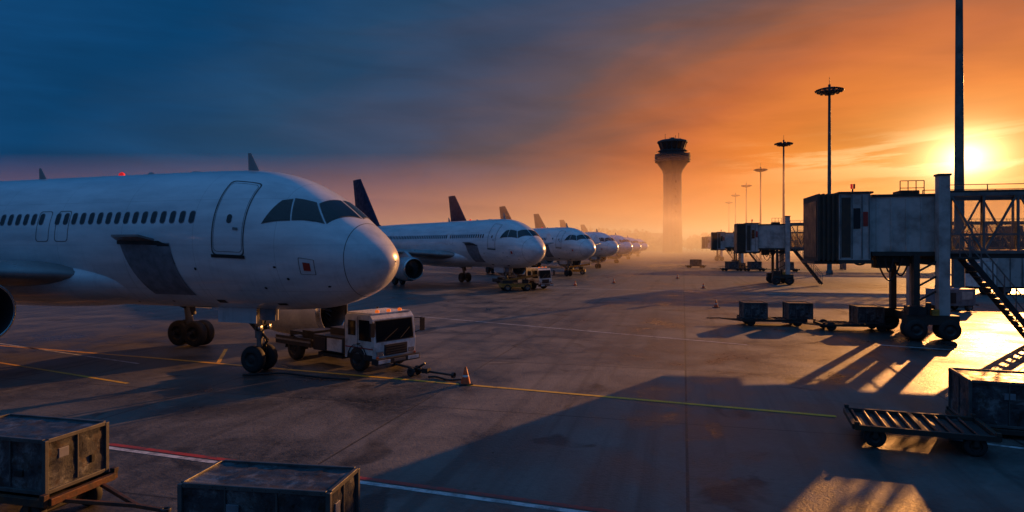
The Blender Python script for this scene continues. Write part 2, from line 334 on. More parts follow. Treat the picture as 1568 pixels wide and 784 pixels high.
def build_plane(first=False,fin='navy'):
    mb=MB()
    ss=[0]+[ (i/22)**2*6.5 for i in range(1,23)]+list(np.linspace(6.5,23,24))[1:]+list(np.linspace(23,37.3,26))[1:]
    n=72;V=[];F=[]
    for s_ in ss:
        for i in range(n):
            ph=360*i/n; side=-1 if ph<=180 else 1
            V.append(P(s_ if s_>0 else .0005,ph if ph<=180 else 360-ph,side))
    for k in range(len(ss)-1):
        for i in range(n): F.append((k*n+i,k*n+(i+1)%n,(k+1)*n+(i+1)%n,(k+1)*n+i))
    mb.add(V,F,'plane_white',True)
    mb.add(V[-n:],[list(range(n))],'metal_dark')
    for sd in (-1,1):
        fr=[[(1.08,3),(1.72,3),(1.83,31),(1.42,49)],[(1.5,52),(1.93,33.5),(2.38,41),(2.2,63)],[(2.28,64.5),(2.46,43.5),(2.68,49),(2.98,73)]]
        for c in fr: 
            cc=(sum(a[0] for a in c)/4,sum(a[1] for a in c)/4)
            big=[(cc[0]+(a[0]-cc[0])*1.1,cc[1]+(a[1]-cc[1])*1.09) for a in c]
            patch(mb,big,'line_dark',sd,.006); patch(mb,c,'window_dark',sd,.012)
        dl=rrect(3.5,4.55,36,102,.14); ribbon(mb,dl,.035,'line_dark',sd)
        ribbon(mb,rrect(3.56,4.49,39,99,.12),.012,'line_dark',sd,.007)
        fillloop(mb,rrect(3.94,4.1,70,77,.07,4),'cabin_window',sd)
        patch(mb,[(3.7,80),(3.86,80),(3.86,82),(3.7,82)],'metal_grey',sd,.02,2)
        patch(mb,[(3.48,101),(4.57,101),(4.57,103.5),(3.48,103.5)],'black',sd,.03,4)
        for k in range(70):
            s0=5.2+k*.345
            if s0>28.5 : break
            if 9.9<s0<11.4 and abs((s0-10)%.9-.3)>.35: continue
            ph=73 if s0<24 else 70
            ribbon(mb,rrect(s0-.02,s0+.19,ph-5.2,ph+5.2,.09,4),.02,'panel_grey',sd,.005)
            fillloop(mb,rrect(s0,s0+.17,ph-4.6,ph+4.6,.075,4),'cabin_window',sd)
        for e in (9.95,10.75): ribbon(mb,rrect(e,e+.55,66,92,.1),.02,'line_dark',sd)
        ribbon(mb,rrect(28.6,29.4,45,100,.12),.03,'line_dark',sd)
        if sd==-1:
            patch(mb,[(6.0,93),(7.85,93),(7.3,140),(5.75,140)],'panel_grey',sd,.015,8)
            patch(mb,[(6.4,91.5),(7.95,91.5),(7.95,94),(6.0,95)],'metal_dark',sd,.02,4)
            a=P(7.95,90,sd);b_=P(6.55,90,sd)
            mb.add([a,b_,b_+Vector((-.1,sd*.45,.12)),a+Vector((.3,sd*.45,.12)),a-Vector((0,0,.06)),b_-Vector((0,0,.06)),b_+Vector((-.1,sd*.45,.06)),a+Vector((.3,sd*.45,.06))],
              [(0,1,2,3),(7,6,5,4),(3,2,6,7),(0,3,7,4),(1,5,6,2)],'wing_grey')
            mb.add([P(6.5,94,sd,.02),P(6.02,94,sd,.02),P(5.9,110,sd,.02)],[(0,1,2)],'black')
            ribbon(mb,rrect(1.55,1.95,98,114,.03),.015,'line_dark',sd); patch(mb,[(1.66,102),(1.84,102),(1.84,110),(1.66,110)],'red_paint',sd,.012,2)
            patch(mb,[(2.9,150),(3.2,150),(3.2,154),(2.9,154)],'black',sd,.01,2); patch(mb,[(4.9,146),(5.2,146),(5.2,151),(4.9,151)],'black',sd,.01,2)
            for (q,w) in ((2.3,118),(3.1,128),(5.2,112),(6.9,150),(8.4,154),(1.3,128)): fillloop(mb,rrect(q,q+.08,w,w+2.4,.035,3),'black',sd)
        patch(mb,[(2.6,108),(2.68,108),(2.68,109.5),(2.6,109.5)],'metal_dark',sd,.01,1)
    for sd in (-1,1):
        for k in range(36):
            p0=5*k; patch(mb,[(.86,p0),(.875,p0),(.875,p0+5),(.86,p0+5)],'line_dark',sd,.004,1)
    V=[];F=[];m_=26;n=32
    for k in range(m_+1):
        t=-1+2*k/m_; s_=14.2+t*7.3; q=max(0,1-abs(t)**2.6)**.5
        for i in range(n):
            a=2*math.pi*i/n; V.append((-s_,math.cos(a)*2.42*q, 2.75+math.sin(a)*(1.02 if math.sin(a)<0 else .95)*q))
    for k in range(m_):
        for i in range(n): F.append((k*n+i,k*n+(i+1)%n,(k+1)*n+(i+1)%n,(k+1)*n+i))
    mb.add(V,F,'plane_white',True)
    for sd in (-1,1):
        foil(mb,[(9.3,sd*1.2,2.85,8.2,.9),(9.9,sd*2.3,2.95,7.2,.8),(12.2,sd*6.2,3.25,4.6,.5),(18.2,sd*17,4.1,1.5,.18)],'wing_grey')
        foil(mb,[(18.2,sd*17,4.1,1.5,.16),(19.2,sd*17.25,5.2,.6,.05)],'plane_white')
        foil(mb,[(31.6,sd*.4,5.1,3.9,.4),(35.1,sd*6.2,5.6,1.5,.12)],'wing_grey')
    foil(mb,[(27.2,0,5.7,8.0,.15),(29.2,0,6.2,6.3,.5),(34.4,0,11.9,2.3,.2)],fin,True)
    foil(mb,[(4.6,0,6.0,.45,.06),(4.95,0,6.62,.12,.02)],'wing_grey',True)
    foil(mb,[(13.6,0,6.0,.45,.06),(13.95,0,6.5,.12,.02)],'wing_grey',True)
    mb.lathe((-10.2,0,6.08),(0,0,1),[(0,.1),(.1,.09),(.16,0)],'beacon_red',12)
    mb.lathe((-8.6,-.3,6.06),(0,0,1),[(0,.1),(.06,.07),(.08,0)],'wing_grey',12)
    mb.lathe((-7.0,0,6.06),(0,0,1),[(0,.22),(.06,.18),(.08,0)],'wing_grey',12)
    nosegear(mb,4.64)
    if first:
        engine(mb,9.5,-4.6,2.05,.84,3.1); engine(mb,5.9,5.75,1.28,1.0,2.8)
        maingear(mb,10.5,3.2,True); maingear(mb,13.,-3.8,False)
    else:
        engine(mb,10.3,-5.75,1.75,1.,3.1); engine(mb,10.3,5.75,1.75,1.,3.1)
        maingear(mb,17.0,3.8,False); maingear(mb,17.0,-3.8,False)
    return mb.mesh('airliner_mesh')
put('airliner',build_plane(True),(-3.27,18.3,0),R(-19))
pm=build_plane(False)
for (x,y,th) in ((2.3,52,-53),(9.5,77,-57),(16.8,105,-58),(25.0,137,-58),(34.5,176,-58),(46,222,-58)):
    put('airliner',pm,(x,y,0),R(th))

# ------------------------------------------------------------------ ground
mb=MB(); mb.add([(-3000,-600,0),(3000,-600,0),(3000,4000,0),(-3000,4000,0)],[(0,1,2,3)],'apron'); put('ground',mb)
def strip(mb,pts,w,mat,z):
    for a,b_ in zip(pts[:-1],pts[1:]):
        a=Vector((*a,z));b_=Vector((*b_,z));d=(b_-a).normalized();n=Vector((-d.y,d.x,0))*w/2
        mb.add([a-n,b_-n,b_+n,a+n],[(0,1,2,3)],mat)
mb=MB(); strip(mb,[(-34,30.2),(-13,22.4)],.15,'mark_yellow',.004); strip(mb,[(-13,22.4),(7.2,14.5)],.15,'mark_yellow',.008)
strip(mb,[(-21,23.5),(-10.6,18.0)],.12,'mark_yellow',.004); strip(mb,[(-9.5,21.1),(-10.5,24)],.12,'mark_yellow',.004)
put('taxi_guide_line',mb)
mb=MB(); strip(mb,[(-16,15.2),(8,6.85)],.12,'mark_white',.004); strip(mb,[(-16,15.38),(8,7.03)],.12,'mark_red',.004)
put('apron_boundary_marking',mb)
mb=MB(); strip(mb,[(8.6,12.8),(14,9.6)],.12,'mark_white',.004)
strip(mb,[(-5,35),(9,25)],.1,'mark_white',.004); strip(mb,[(14,25),(26,17.5)],.15,'mark_white',.004); strip(mb,[(-22,26.5),(-12,21)],.1,'mark_white',.004)
strip(mb,[(0,60),(30,48)],.2,'mark_white',.004)
put('apron_line_marking',mb)

# ------------------------------------------------------------------ service truck
def truck():
    mb=MB()
    mb.extr([(0,.42),(0,1.0),(-.1,1.78),(-.22,1.92),(-1.42,1.92),(-1.52,1.82),(-1.52,.42)],-.92,.92,'truck_white')
    mb.box(-1.45,-.2,-.85,.85,1.92,1.97,'truck_white')
    def wq(y0,y1,z0,z1,off,mat):
        f=lambda z:-(z-1.0)*.1/.78+off
        mb.add([(f(z0),y0,z0),(f(z0),y1,z0),(f(z1),y1,z1),(f(z1),y0,z1)],[(0,1,2,3)],mat)
    wq(-.84,.84,1.02,1.74,.008,'truck_dark'); wq(-.8,.8,1.06,1.71,.014,'window_dark')
    mb.beam((.03,-.5,1.08),(-.02,.1,1.4),.015,.02,'black'); mb.beam((.03,.2,1.08),(-.02,.65,1.4),.015,.02,'black')
    for sd in (-1,1):
        y=sd*.928
        mb.add([(-.14,y,1.05),(-.78,y,1.05),(-.78,y,1.74),(-.24,y,1.74)],[(0,1,2,3)],'window_dark')
        mb.add([(-.95,y,1.2),(-1.35,y,1.2),(-1.35,y,1.7),(-.95,y,1.7)],[(0,1,2,3)],'window_dark')
        mb.box(-.85,-.83,sd*.922-.006,sd*.922+.006,.5,1.85,'line_dark')
        mb.box(-.86,-.7,sd*.94-.015,sd*.94+.015,.93,.96,'black')
        mb.box(-1.5,-.05,sd*.925-.004,sd*.925+.004,.78,.82,'red_paint')
        mb.cyl((-.05,sd*.92,1.7),(.15,sd*1.12,1.72),.015,'black'); mb.cyl((-.05,sd*.92,1.2),(.15,sd*1.12,1.3),.015,'black')
        mb.box(.1,.17,sd*1.12-.09,sd*1.12+.09,1.25,1.7,'black')
        mb.box(.01,.05,sd*.7-.13,sd*.7+.13,.58,.72,'lip_metal'); mb.box(.045,.06,sd*.83-.05,sd*.83+.05,.5,.56,'cone_orange')
    mb.box(.0,.04,-.5,.5,.56,.92,'truck_dark')
    for k in range(4): mb.box(.04,.06,-.46,.46,.6+k*.08,.63+k*.08,'metal_dark')
    mb.box(-.1,.18,-.95,.95,.3,.5,'truck_dark'); mb.box(.18,.2,-.9,-.4,.34,.46,'truck_white'); mb.box(.18,.2,.4,.9,.34,.46,'truck_white')
    mb.box(.2,.23,-.25,.25,.36,.45,'metal_grey')
    for y in (-.5,0,.5): mb.lathe((-.35,y,1.97),(0,0,1),[(0,.07),(.07,.07),(.1,0)],'beacon_amber',14)
    mb.box(-1.3,-.1,-.96,-.9,.42,.6,'truck_dark')
    mb.box(-5.6,-1.4,-.4,.4,.42,.62,'truck_dark')
    mb.box(-5.6,-3.4,-.95,.95,.68,.8,'truck_dark'); mb.box(-5.62,-3.4,-.98,-.92,.55,.86,'truck_dark')
    mb.box(-5.62,-3.4,.92,.98,.55,.86,'truck_dark'); mb.box(-5.65,-3.4,-1.0,-.98,.7,.76,'panel_grey')
    mb.box(-3.35,-1.62,-.9,.9,.5,1.05,'truck_dark'); mb.box(-3.3,-2.6,-.94,-.9,.55,.98,'truck_dark'); mb.box(-2.5,-1.7,-.94,-.9,.55,.98,'truck_white')
    mb.box(-2.9,-1.9,-.5,.5,1.05,1.3,'truck_dark'); mb.cyl((-1.75,-.7,1.0),(-1.75,-.7,2.3),.05,'metal_dark'); mb.cyl((-1.75,.7,1.0),(-1.75,.7,2.0),.04,'metal_dark')
    mb.cyl((-1.75,-.7,1.7),(-1.75,.7,1.7),.03,'metal_dark')
    mb.box(-5.4,-4.6,-.5,.5,.8,.98,'metal_dark'); mb.box(-4.3,-3.6,-.7,.2,.8,1.1,'metal_dark')
    for x in (-.85,-4.5):
        for sd in (-1,1):
            mb.wheel((x,sd*.82,.42),.42,.28,hub='metal_dark')
            V=[]
            for i in range(9):
                a=math.pi*i/8; V+= [(x+math.cos(a)*.5,sd*.66,.42+math.sin(a)*.5),(x+math.cos(a)*.5,sd*.97,.42+math.sin(a)*.5)]
            mb.add(V,[(2*i,2*i+2,2*i+3,2*i+1) for i in range(8)],'black')
    mb.box(-3.2,-1.8,-.8,.8,.3,.42,'black')
    return mb.mesh('truck_mesh')
tm=truck()
put('service_truck',tm,(-3.55,19.9,0),R(-38),.9,.015)
put('service_truck',tm,(2.9,56.5,0),R(-40),.95)
mb=MB()
mb.cyl((0,0,.35),(1.3,-.1,.22),.045,'metal_dark'); mb.cyl((1.3,-.1,.22),(2.4,.1,.12),.04,'metal_dark')
for y in (-.22,.22): mb.wheel((.85,y-.05,.17),.17,.1,(.1,1,0),hub='metal_dark')
mb.cyl((.85,-.3,.17),(.85,.2,.17),.03,'metal_dark'); mb.cyl((.8,-.2,.2),(1.35,-.1,.5),.03,'metal_dark'); mb.cyl((.8,.15,.2),(1.35,-.1,.5),.03,'metal_dark')
mb.box(1.25,1.5,-.2,.02,.15,.32,'metal_dark'); mb.lathe((2.4,.1,.12),(1,0,0),[(-.05,.1),(.05,.1)],'metal_dark',12)
put('tow_bar',mb,(-3.45,19.4,0),R(-25),.8)
def cone():
    mb=MB(); mb.box(-.17,.17,-.17,.17,0,.03,'black')
    mb.lathe((0,0,.03),(0,0,1),[(0,.13),(.17,.09)],'cone_orange',16); mb.lathe((0,0,.20),(0,0,1),[(0,.09),(.05,.075)],'mark_white',16); mb.lathe((0,0,.25),(0,0,1),[(0,.075),(.2,.025),(.205,0)],'cone_orange',16)
    return mb.mesh('cone_mesh')
cm=cone()
for x,y in ((-1.27,17.9),(6,62),(10.3,66),(5,90),(12.5,40),(17,58),(19,75)): put('traffic_cone',cm,(x,y,0),.2,1.05)
mb=MB()
def hose(pts,r):
    pr=None
    for p in pts:
        if pr is not None: mb.cyl(pr,p,r,'black',n=8)
        pr=p
hose([Vector((-7.8+3.2*t/21+.1*math.sin(t/21*9),18.9-.2*t/21+.35*math.sin(t/21*5),.05)) for t in range(22)],.03)
hose([Vector((-2.4+1.1*t/12,18.7-.55*t/12+.12*math.sin(t*.7),.04)) for t in range(13)],.03)
put('ground_hose',mb)

# ------------------------------------------------------------------ containers and dollies
def container(w,d,h,seed=0):
    rnd=random.Random(seed); mb=MB()
    t=.028
    def skin(fn,nu,nv):
        V=[];F=[]
        ph=rnd.uniform(0,6)
        for i in range(nu+1):
            for j_ in range(nv+1):
                e=min(i,nu-i,j_,nv-j_); q=(rnd.uniform(-.006,.004)-.014*abs(math.sin(i*.55+ph)*math.sin(j_*.6+ph))) if e>0 else 0
                V.append(fn(i/nu,j_/nv,q))
        for i in range(nu):
            for j_ in range(nv): F.append((i*(nv+1)+j_,(i+1)*(nv+1)+j_,(i+1)*(nv+1)+j_+1,i*(nv+1)+j_+1))
        mb.add(V,F,'container_worn',True)
    skin(lambda u,v,q:(-w/2+w*u,-d/2+d*v,h-.008+q),24,16)
    for sd in (-1,1):
        skin(lambda u,v,q,sd=sd:(-w/2+w*u,sd*(d/2+q),(h-.02)*v),24,12)
        skin(lambda u,v,q,sd=sd:(sd*(w/2+q),-d/2+d*u,(h-.02)*v),16,12)
    mb.box(-w/2+.04,w/2-.04,-d/2+.04,d/2-.04,.0,.03,'container_worn')
    for x in (-w/2,w/2):
        for y in (-d/2,d/2): mb.box(x-t,x+t,y-t,y+t,-.01,h,'container_edge')
    for z in (0,h-.04):
        for y in (-d/2,d/2): mb.box(-w/2+t,w/2-t,y-t*.8,y+t*.8,z,z+.055,'container_edge')
        for x in (-w/2,w/2): mb.box(x-t*.8,x+t*.8,-d/2+t,d/2-t,z,z+.055,'container_edge')
    for i in range(1,3):
        x=-w/2+w*i/3+rnd.uniform(-.05,.05)
        for y in (-d/2,d/2): mb.box(x-.012,x+.012,y-.014,y+.014,.07,h-.04,'container_edge')
    y=rnd.uniform(-.1,.1)
    for x in (-w/2,w/2): mb.box(x-.014,x+.014,y-.012,y+.012,.07,h-.04,'container_edge')
    mb.box(w*.22,w*.3,-d/2-.025,-d/2+.012,h*.3,h*.42,'metal_dark')
    mb.box(-w*.2,-w*.1,-d/2-.008,-d/2+.012,h*.62,h*.76,'panel_grey')
    mb.box(w/2-.01,w/2+.01,-d*.3,-d*.14,h*.6,h*.78,'panel_grey')
    mb.box(w/2-.01,w/2+.025,d*.22,d*.28,h*.3,h*.45,'metal_dark')
    for i in range(11):
        x=-w/2+w*(i+.5)/11; mb.lathe((x,-d/2-t*.8,h-.012),(0,-1,0),[(0,.01),(.006,0)],'metal_dark',6)
    return mb
def dolly(w,d,zt,bar=1,frame='rust_orange'):
    mb=MB()
    for y in (-d/2,d/2): mb.beam((-w/2,y,zt-.05),(w/2,y,zt-.05),.07,.1,frame)
    for x in (-w/2,0,w/2): mb.beam((x,-d/2+.04,zt-.05),(x,d/2-.04,zt-.05),.08,.095,frame)
    n=int(w/.22)
    for i in range(n):
        x=-w/2+.12+(w-.2)*i/n; mb.cyl((x,-d/2+.06,zt-.04),(x,d/2-.06,zt-.04),.03,'metal_dark',n=8)
    mb.box(-w/2+.05,w/2-.05,-d/2+.05,d/2-.05,zt-.1,zt-.075,'truck_dark')
    for x in (-w/2+.35,w/2-.35):
        mb.cyl((x,-d/2+.1,.19),(x,d/2-.1,.19),.035,'metal_dark')
        if zt>.32: mb.box(x-.06,x+.06,-.35,.35,.19,zt-.12,'truck_dark')
        for y in (-d/2+.12,d/2-.12): mb.wheel((x,y,.19),.19,.14,hub='metal_dark'); mb.box(x-.04,x+.04,y-.11,y-.08,.19,zt-.1,frame)
    for x in (-w/2+.03,w/2-.03):
        for y in (-d/2,d/2): mb.box(x-.04,x+.04,y-.04,y+.04,zt,zt+.06,frame)
    s_=bar; x0=s_*w/2
    if bar:
        mb.beam((x0,-.3,zt-.1),(x0+s_*.9,0,.28),.05,.05,frame); mb.beam((x0,.3,zt-.1),(x0+s_*.9,0,.28),.05,.05,frame)
        mb.beam((x0+s_*.85,0,.28),(x0+s_*1.3,0,.26),.05,.05,frame); mb.lathe((x0+s_*1.36,0,.25),(0,0,1),[(0,.07),(.04,.07),(.04,.035),(0,.035),(0,.07)],'metal_dark',12)
    return mb
put('cargo_container',container(1.8,.95,.72,1),(-6.92,9.3,.5),R(-14),1,.006)
put('baggage_dolly',dolly(2.0,1.1,.48),(-6.92,9.3,0),R(-14),1,.006)
put('cargo_container',container(1.8,.8,.85,2),(-2.85,7.75,.22),R(-9),1,.006)
put('baggage_dolly',dolly(1.9,1.0,.21,-1),(-2.85,7.75,0),R(-9),1,.006)
put('baggage_dolly',dolly(2.3,1.4,.42,0,'dolly_dark'),(7.8,12.6,0),R(-20),1,.006)
put('cargo_container',container(1.9,1.4,.9,3),(10.3,13.4,.2),R(-20),1,.006)
put('baggage_dolly',dolly(2.0,1.5,.19,0,'dolly_dark'),(10.3,13.4,0),R(-20),1,.006)
sc=container(1.05,1.0,.75,4).mesh('small_container'); sd_=dolly(2.6,1.2,.3,-1,'metal_dark').mesh('flat_dolly')
for x,y in ((11.6,31.4),(13.6,31.1),(15.9,29.3)): put('cargo_container',sc,(x,y,.34),R(-8))
for x,y in ((12.4,31.25),(15.3,29.4)): put('baggage_dolly',sd_,(x,y,0),R(-8),1.1)
for x,y,a in ((33,98,5),(36,97,3),(40,95,-8),(38,110,0),(31.5,112,4)): put('cargo_container',sc,(x,y,.34),R(a),1.4); put('baggage_dolly',sd_,(x,y,0),R(a),1.2)
mb=MB(); mb.box(-1.8,1.2,-.8,.8,.4,.75,'yellow_paint'); mb.box(-1.7,-.6,-.7,.7,.75,1.05,'truck_dark'); mb.beam((-1.6,0,.95),(1.9,0,1.5),.7,.18,'metal_dark')
mb.beam((-1.6,-.4,1.0),(1.9,-.4,1.55),.05,.2,'yellow_paint'); mb.box(.3,.9,-.75,-.45,.75,1.15,'black')
for x in (-1.2,.8):
    for y in (-.7,.7): mb.wheel((x,y,.35),.35,.25)
for x in (-.5,.1): mb.cyl((x,.7,.7),(x,.7,1.7),.03,'metal_dark')
mb.beam((-.5,.7,1.7),(.1,.7,1.7),.04,.04,'metal_dark')
bl=mb.mesh('belt_loader'); put('belt_loader',bl,(.5,55,0),R(12),.85); put('belt_loader',bl,(8.6,86,0),R(-10),.9)

# ------------------------------------------------------------------ jet bridge
def bridge():
    mb=MB(); Z0=3.55;Z1=5.82; C=4.62
    for k in range(9):
        x=k*.09; o=.06 if k%2 else 0
        mb.box(x,x+.085,-1.45+o,1.45-o,3.15+o,5.98-o,'rubber_bellows')
    mb.box(-.02,.0,-1.2,1.2,3.3,5.7,'black')
    mb.box(.8,2.0,-1.5,1.5,3.2,5.96,'bridge_white')
    mb.box(.78,2.1,-1.56,1.56,5.96,6.04,'bridge_dark'); mb.box(.8,2.1,-1.54,1.54,3.05,3.2,'bridge_dark')
    mb.box(.9,1.25,-1.515,-1.5,3.3,5.8,'rubber_bellows'); mb.box(1.35,1.62,-1.515,-1.5,4.5,5.35,'window_dark')
    for x in (.86,1.3,1.68,1.95): mb.box(x-.02,x+.02,-1.53,-1.5,3.25,5.9,'metal_grey')
    mb.box(1.72,1.9,-1.52,-1.5,4.6,5.2,'red_paint')
    mb.box(-.1,.9,-1.3,1.3,3.02,3.14,'bridge_dark')
    mb.box(2.0,C+.3,-1.3,1.3,Z0,Z1,'bridge_white')
    for x in np.arange(2.3,C+.2,.55): mb.box(x-.03,x+.03,-1.335,1.335,Z0+.05,Z1-.05,'bridge_white')
    mb.box(2.1,C+.3,-1.36,1.36,Z1,Z1+.1,'bridge_dark'); mb.box(2.1,C+.3,-1.36,1.36,Z0-.18,Z0,'bridge_dark')
    x0,x1=C+.3,34.; a=Z0-.05;b_=Z1+.1
    mb.box(x0,x1,-1.5,1.5,b_,b_+.1,'bridge_dark'); mb.box(x0,x1,-1.5,1.5,a-.2,a,'bridge_dark')
    for sd in (-1,1):
        y=sd*1.5
        mb.beam((x0,y,b_-.06),(x1,y,b_-.06),.12,.14,'metal_grey'); mb.beam((x0,y,a+.05),(x1,y,a+.05),.12,.14,'metal_grey')
        mb.beam((x0,y,a+.75),(x1,y,a+.75),.06,.07,'metal_grey')
        x=x0;i=0
        while x<x1-.1:
            mb.beam((x,y,a),(x,y,b_),.08,.08,'metal_grey')
            mb.beam((x,y,a if i%2 else b_),(x+1.2,y,b_ if i%2 else a),.07,.07,'metal_grey')
            x+=1.2;i+=1
        mb.add([(x0,sd*1.42,a),(x1,sd*1.42,a),(x1,sd*1.42,b_),(x0,sd*1.42,b_)],[(0,1,2,3)],'clear_glass')
        for x in np.arange(x0,x1,1.42): mb.beam((x,sd*1.3,b_+.1),(x,sd*1.3,b_+.34),.03,.03,'metal_dark')
        mb.beam((x0,sd*1.3,b_+.34),(x1,sd*1.3,b_+.34),.03,.03,'metal_dark')
    mb.box(C-.2,C+.2,-1.8,-1.4,.9,6.6,'bridge_white'); mb.box(C-.2,C+.2,1.4,1.8,.9,5.9,'bridge_white')
    mb.box(C-.24,C+.24,-1.84,-1.36,6.6,6.68,'bridge_dark'); mb.box(C-.15,C+.15,-1.4,1.4,3.0,3.35,'bridge_dark')
    mb.box(C-1.0,C-.78,-1.5,-1.2,1.0,3.4,'bridge_dark'); mb.box(C-1.0,C-.78,1.2,1.5,1.0,3.4,'bridge_dark')
    for z in (1.5,2.1,2.7): mb.beam((C-.9,-1.45,z),(C-.1,-1.5,z+.5),.07,.07,'bridge_dark')
    mb.beam((2.4,-1.0,3.3),(C,-1.0,3.1),.18,.25,'bridge_dark');mb.beam((2.4,1.0,3.3),(C,1.0,3.1),.18,.25,'bridge_dark')
    mb.box(C-1.4,C+.5,-1.9,-1.3,.62,1.0,'bridge_dark'); mb.box(C-1.4,C+.5,1.3,1.9,.62,1.0,'bridge_dark'); mb.box(C-.9,C+.0,-1.3,1.3,.6,.95,'bridge_dark')
    mb.box(C-1.35,C-.7,-1.95,-1.4,1.0,1.35,'metal_dark'); mb.box(C-.5,C-.25,-1.98,-1.8,1.0,1.25,'yellow_paint')
    mb.cyl((C-.55,-1.7,1.0),(C-.55,-1.7,1.5),.1,'metal_dark')
    for x in (C-1.05,C+.15):
        for y in (-1.6,1.6): mb.wheel((x,y-.22,.42),.42,.3,hub='metal_dark'); mb.wheel((x,y+.22,.42),.42,.3,hub='metal_dark')
    mb.box(2.4,3.1,-.9,-.2,2.85,3.37,'bridge_dark'); mb.box(3.2,3.6,-1.1,-.4,2.95,3.37,'metal_dark')
    for (a0,l,y,dp) in ((2.3,1.0,-1.2,.95),(2.6,.35,-1.25,.6),(1.2,.9,-1.3,.3),(2.9,.7,-1.1,.75)):
        pr=None
        for i in range(13):
            t=i/12; p=Vector((a0+l*t,y,3.3-dp*math.sin(math.pi*t)))
            if pr is not None: mb.cyl(pr,p,.035,'black',n=8)
            pr=p
    mb.cyl((1.4,-1.2,6.04),(1.4,-1.2,6.18),.03,'metal_dark'); mb.box(1.33,1.39,-1.25,-1.15,6.18,6.38,'beacon_red'); mb.box(1.43,1.49,-1.25,-1.15,6.18,6.38,'red_paint')
    for x in (3.3,3.6,3.9,4.2): mb.beam((x,-.9,5.9),(x,-.9,6.5),.03,.03,'metal_dark')
    for z in (6.2,6.5): mb.beam((3.3,-.9,z),(4.2,-.9,z),.03,.03,'metal_dark')
    mb.box(3.4,4.1,-.7,.3,5.92,6.12,'bridge_dark')
    p1=Vector((C+2.9,-2.2,.15)); p0=Vector((C+.55,-2.2,3.3))
    mb.box(C+.25,C+.85,-2.7,-1.52,3.26,3.34,'bridge_dark')
    for sy in (-.42,.42):
        o=Vector((0,sy,0)); mb.beam(p0+o,p1+o,.05,.2,'metal_dark')
        u=Vector((0,0,.95)); mb.beam(p0+o+u,p1+o+u,.04,.04,'metal_grey'); mb.beam(p0+o+u*.5,p1+o+u*.5,.03,.03,'metal_grey')
        for i in range(7): q=p0+(p1-p0)*i/6+o; mb.beam(q,q+u,.035,.035,'metal_grey')
    for i in range(15):
        q=p0+(p1-p0)*(i+.5)/15; mb.box(q.x-.12,q.x+.12,q.y-.4,q.y+.4,q.z-.015,q.z+.015,'bridge_dark')
    mb.cyl((34.5,0,0),(34.5,0,3.3),.6,'concrete',n=20); mb.cyl((34.5,0,3.3),(34.5,0,6.3),2.2,'bridge_white',n=28)
    mb.cyl((20,-.9,0),(20,-.9,3.3),.25,'metal_grey');mb.cyl((20,.9,0),(20,.9,3.3),.25,'metal_grey')
    return mb.mesh('jet_bridge_mesh')
bm_=bridge()
for x,y in ((13.2,28.9),(22.6,66),(33,108),(48,165)): put('jet_bridge',bm_,(x,y,0),R(-12.8),1)
mb=MB(); mb.box(-1.1,1.1,-.6,.6,.35,1.3,'panel_grey'); mb.box(-1.0,-.2,-.62,-.6,.5,1.1,'truck_dark'); mb.box(.2,.9,-.615,-.6,.7,1.15,'bridge_white')
for x in (-.75,.75):
    for y in (-.5,.5): mb.wheel((x,y,.25),.25,.16)
mb.beam((1.1,0,.4),(1.9,0,.3),.06,.06,'metal_dark'); mb.cyl((-.8,.2,1.3),(-.8,.2,1.5),.05,'metal_dark')
gp=mb.mesh('gpu'); put('ground_power_unit',gp,(25.5,38,0),R(10),1)
# ------------------------------------------------------------------ masts
def mast():
    mb=MB(); mb.lathe((0,0,0),(0,0,1),[(0,.42),(.5,.42),(.5,.3),(25,.16)],'mast_steel',16)
    mb.lathe((0,0,23.6),(0,0,1),[(0,.2),(.3,1.1),(.42,1.1),(.45,.2)],'mast_steel',20)
    for i in range(10):
        a=2*math.pi*i/10;c,s_=math.cos(a),math.sin(a)
        mb.beam((c*.3,s_*.3,24.3),(c*1.5,s_*1.5,24.3),.08,.08,'mast_steel')
        mb.beam((c*1.15,s_*1.15,24.35),(c*1.75,s_*1.75,24.15),.55,.22,'metal_dark')
        mb.beam((c*1.0,s_*1.0,24.0),(c*1.3,s_*1.3,23.9),.4,.2,'metal_dark')
    mb.cyl((0,0,25),(0,0,26),.03,'metal_dark')
    return mb.mesh('mast_mesh')
mm=mast()
for x,y in ((27.6,40.3),(41.8,86),(54.5,131),(67,176),(80,223),(91,266),(103,310)): put('floodlight_mast',mm,(x,y,0),random.random())

# ------------------------------------------------------------------ control tower
mb=MB(); n=16
mb.lathe((0,0,0),(0,0,1),[(0,5.2),(30,4.8),(42,4.8),(44,5.4)],'concrete',n,False)
mb.lathe((0,0,0),(0,0,1),[(44,5.4),(48.4,8.4),(48.4,9.2),(52.6,9.3),(52.6,6.6)],'concrete',n,False)
for z in (49.3,51.2): mb.lathe((0,0,z),(0,0,1),[(0,9.3),(0,9.42),(.6,9.42),(.6,9.3)],'window_dark',n,False)
mb.lathe((0,0,52.6),(0,0,1),[(0,6.6),(1.6,6.6),(1.6,7.6),(2.0,7.6),(2.0,6.3)],'building_wall',n,False)
mb.lathe((0,0,54.6),(0,0,1),[(0,6.0),(4.2,7.4)],'window_dark',n,False)
for i in range(n):
    a=2*math.pi*i/n; mb.beam((6.05*math.cos(a),6.05*math.sin(a),54.6),(7.5*math.cos(a),7.5*math.sin(a),58.8),.25,.25,'building_wall')
mb.lathe((0,0,58.8),(0,0,1),[(0,7.4),(0,8.0),(.8,8.0),(1.4,6.5),(1.6,0)],'building_wall',n,False)
for i in range(20):
    a=2*math.pi*i/20; mb.beam((9*math.cos(a),9*math.sin(a),52.6),(9*math.cos(a),9*math.sin(a),53.8),.1,.1,'metal_dark')
mb.lathe((0,0,53.7),(0,0,1),[(0,9.0),(.12,9.0)],'metal_dark',20)
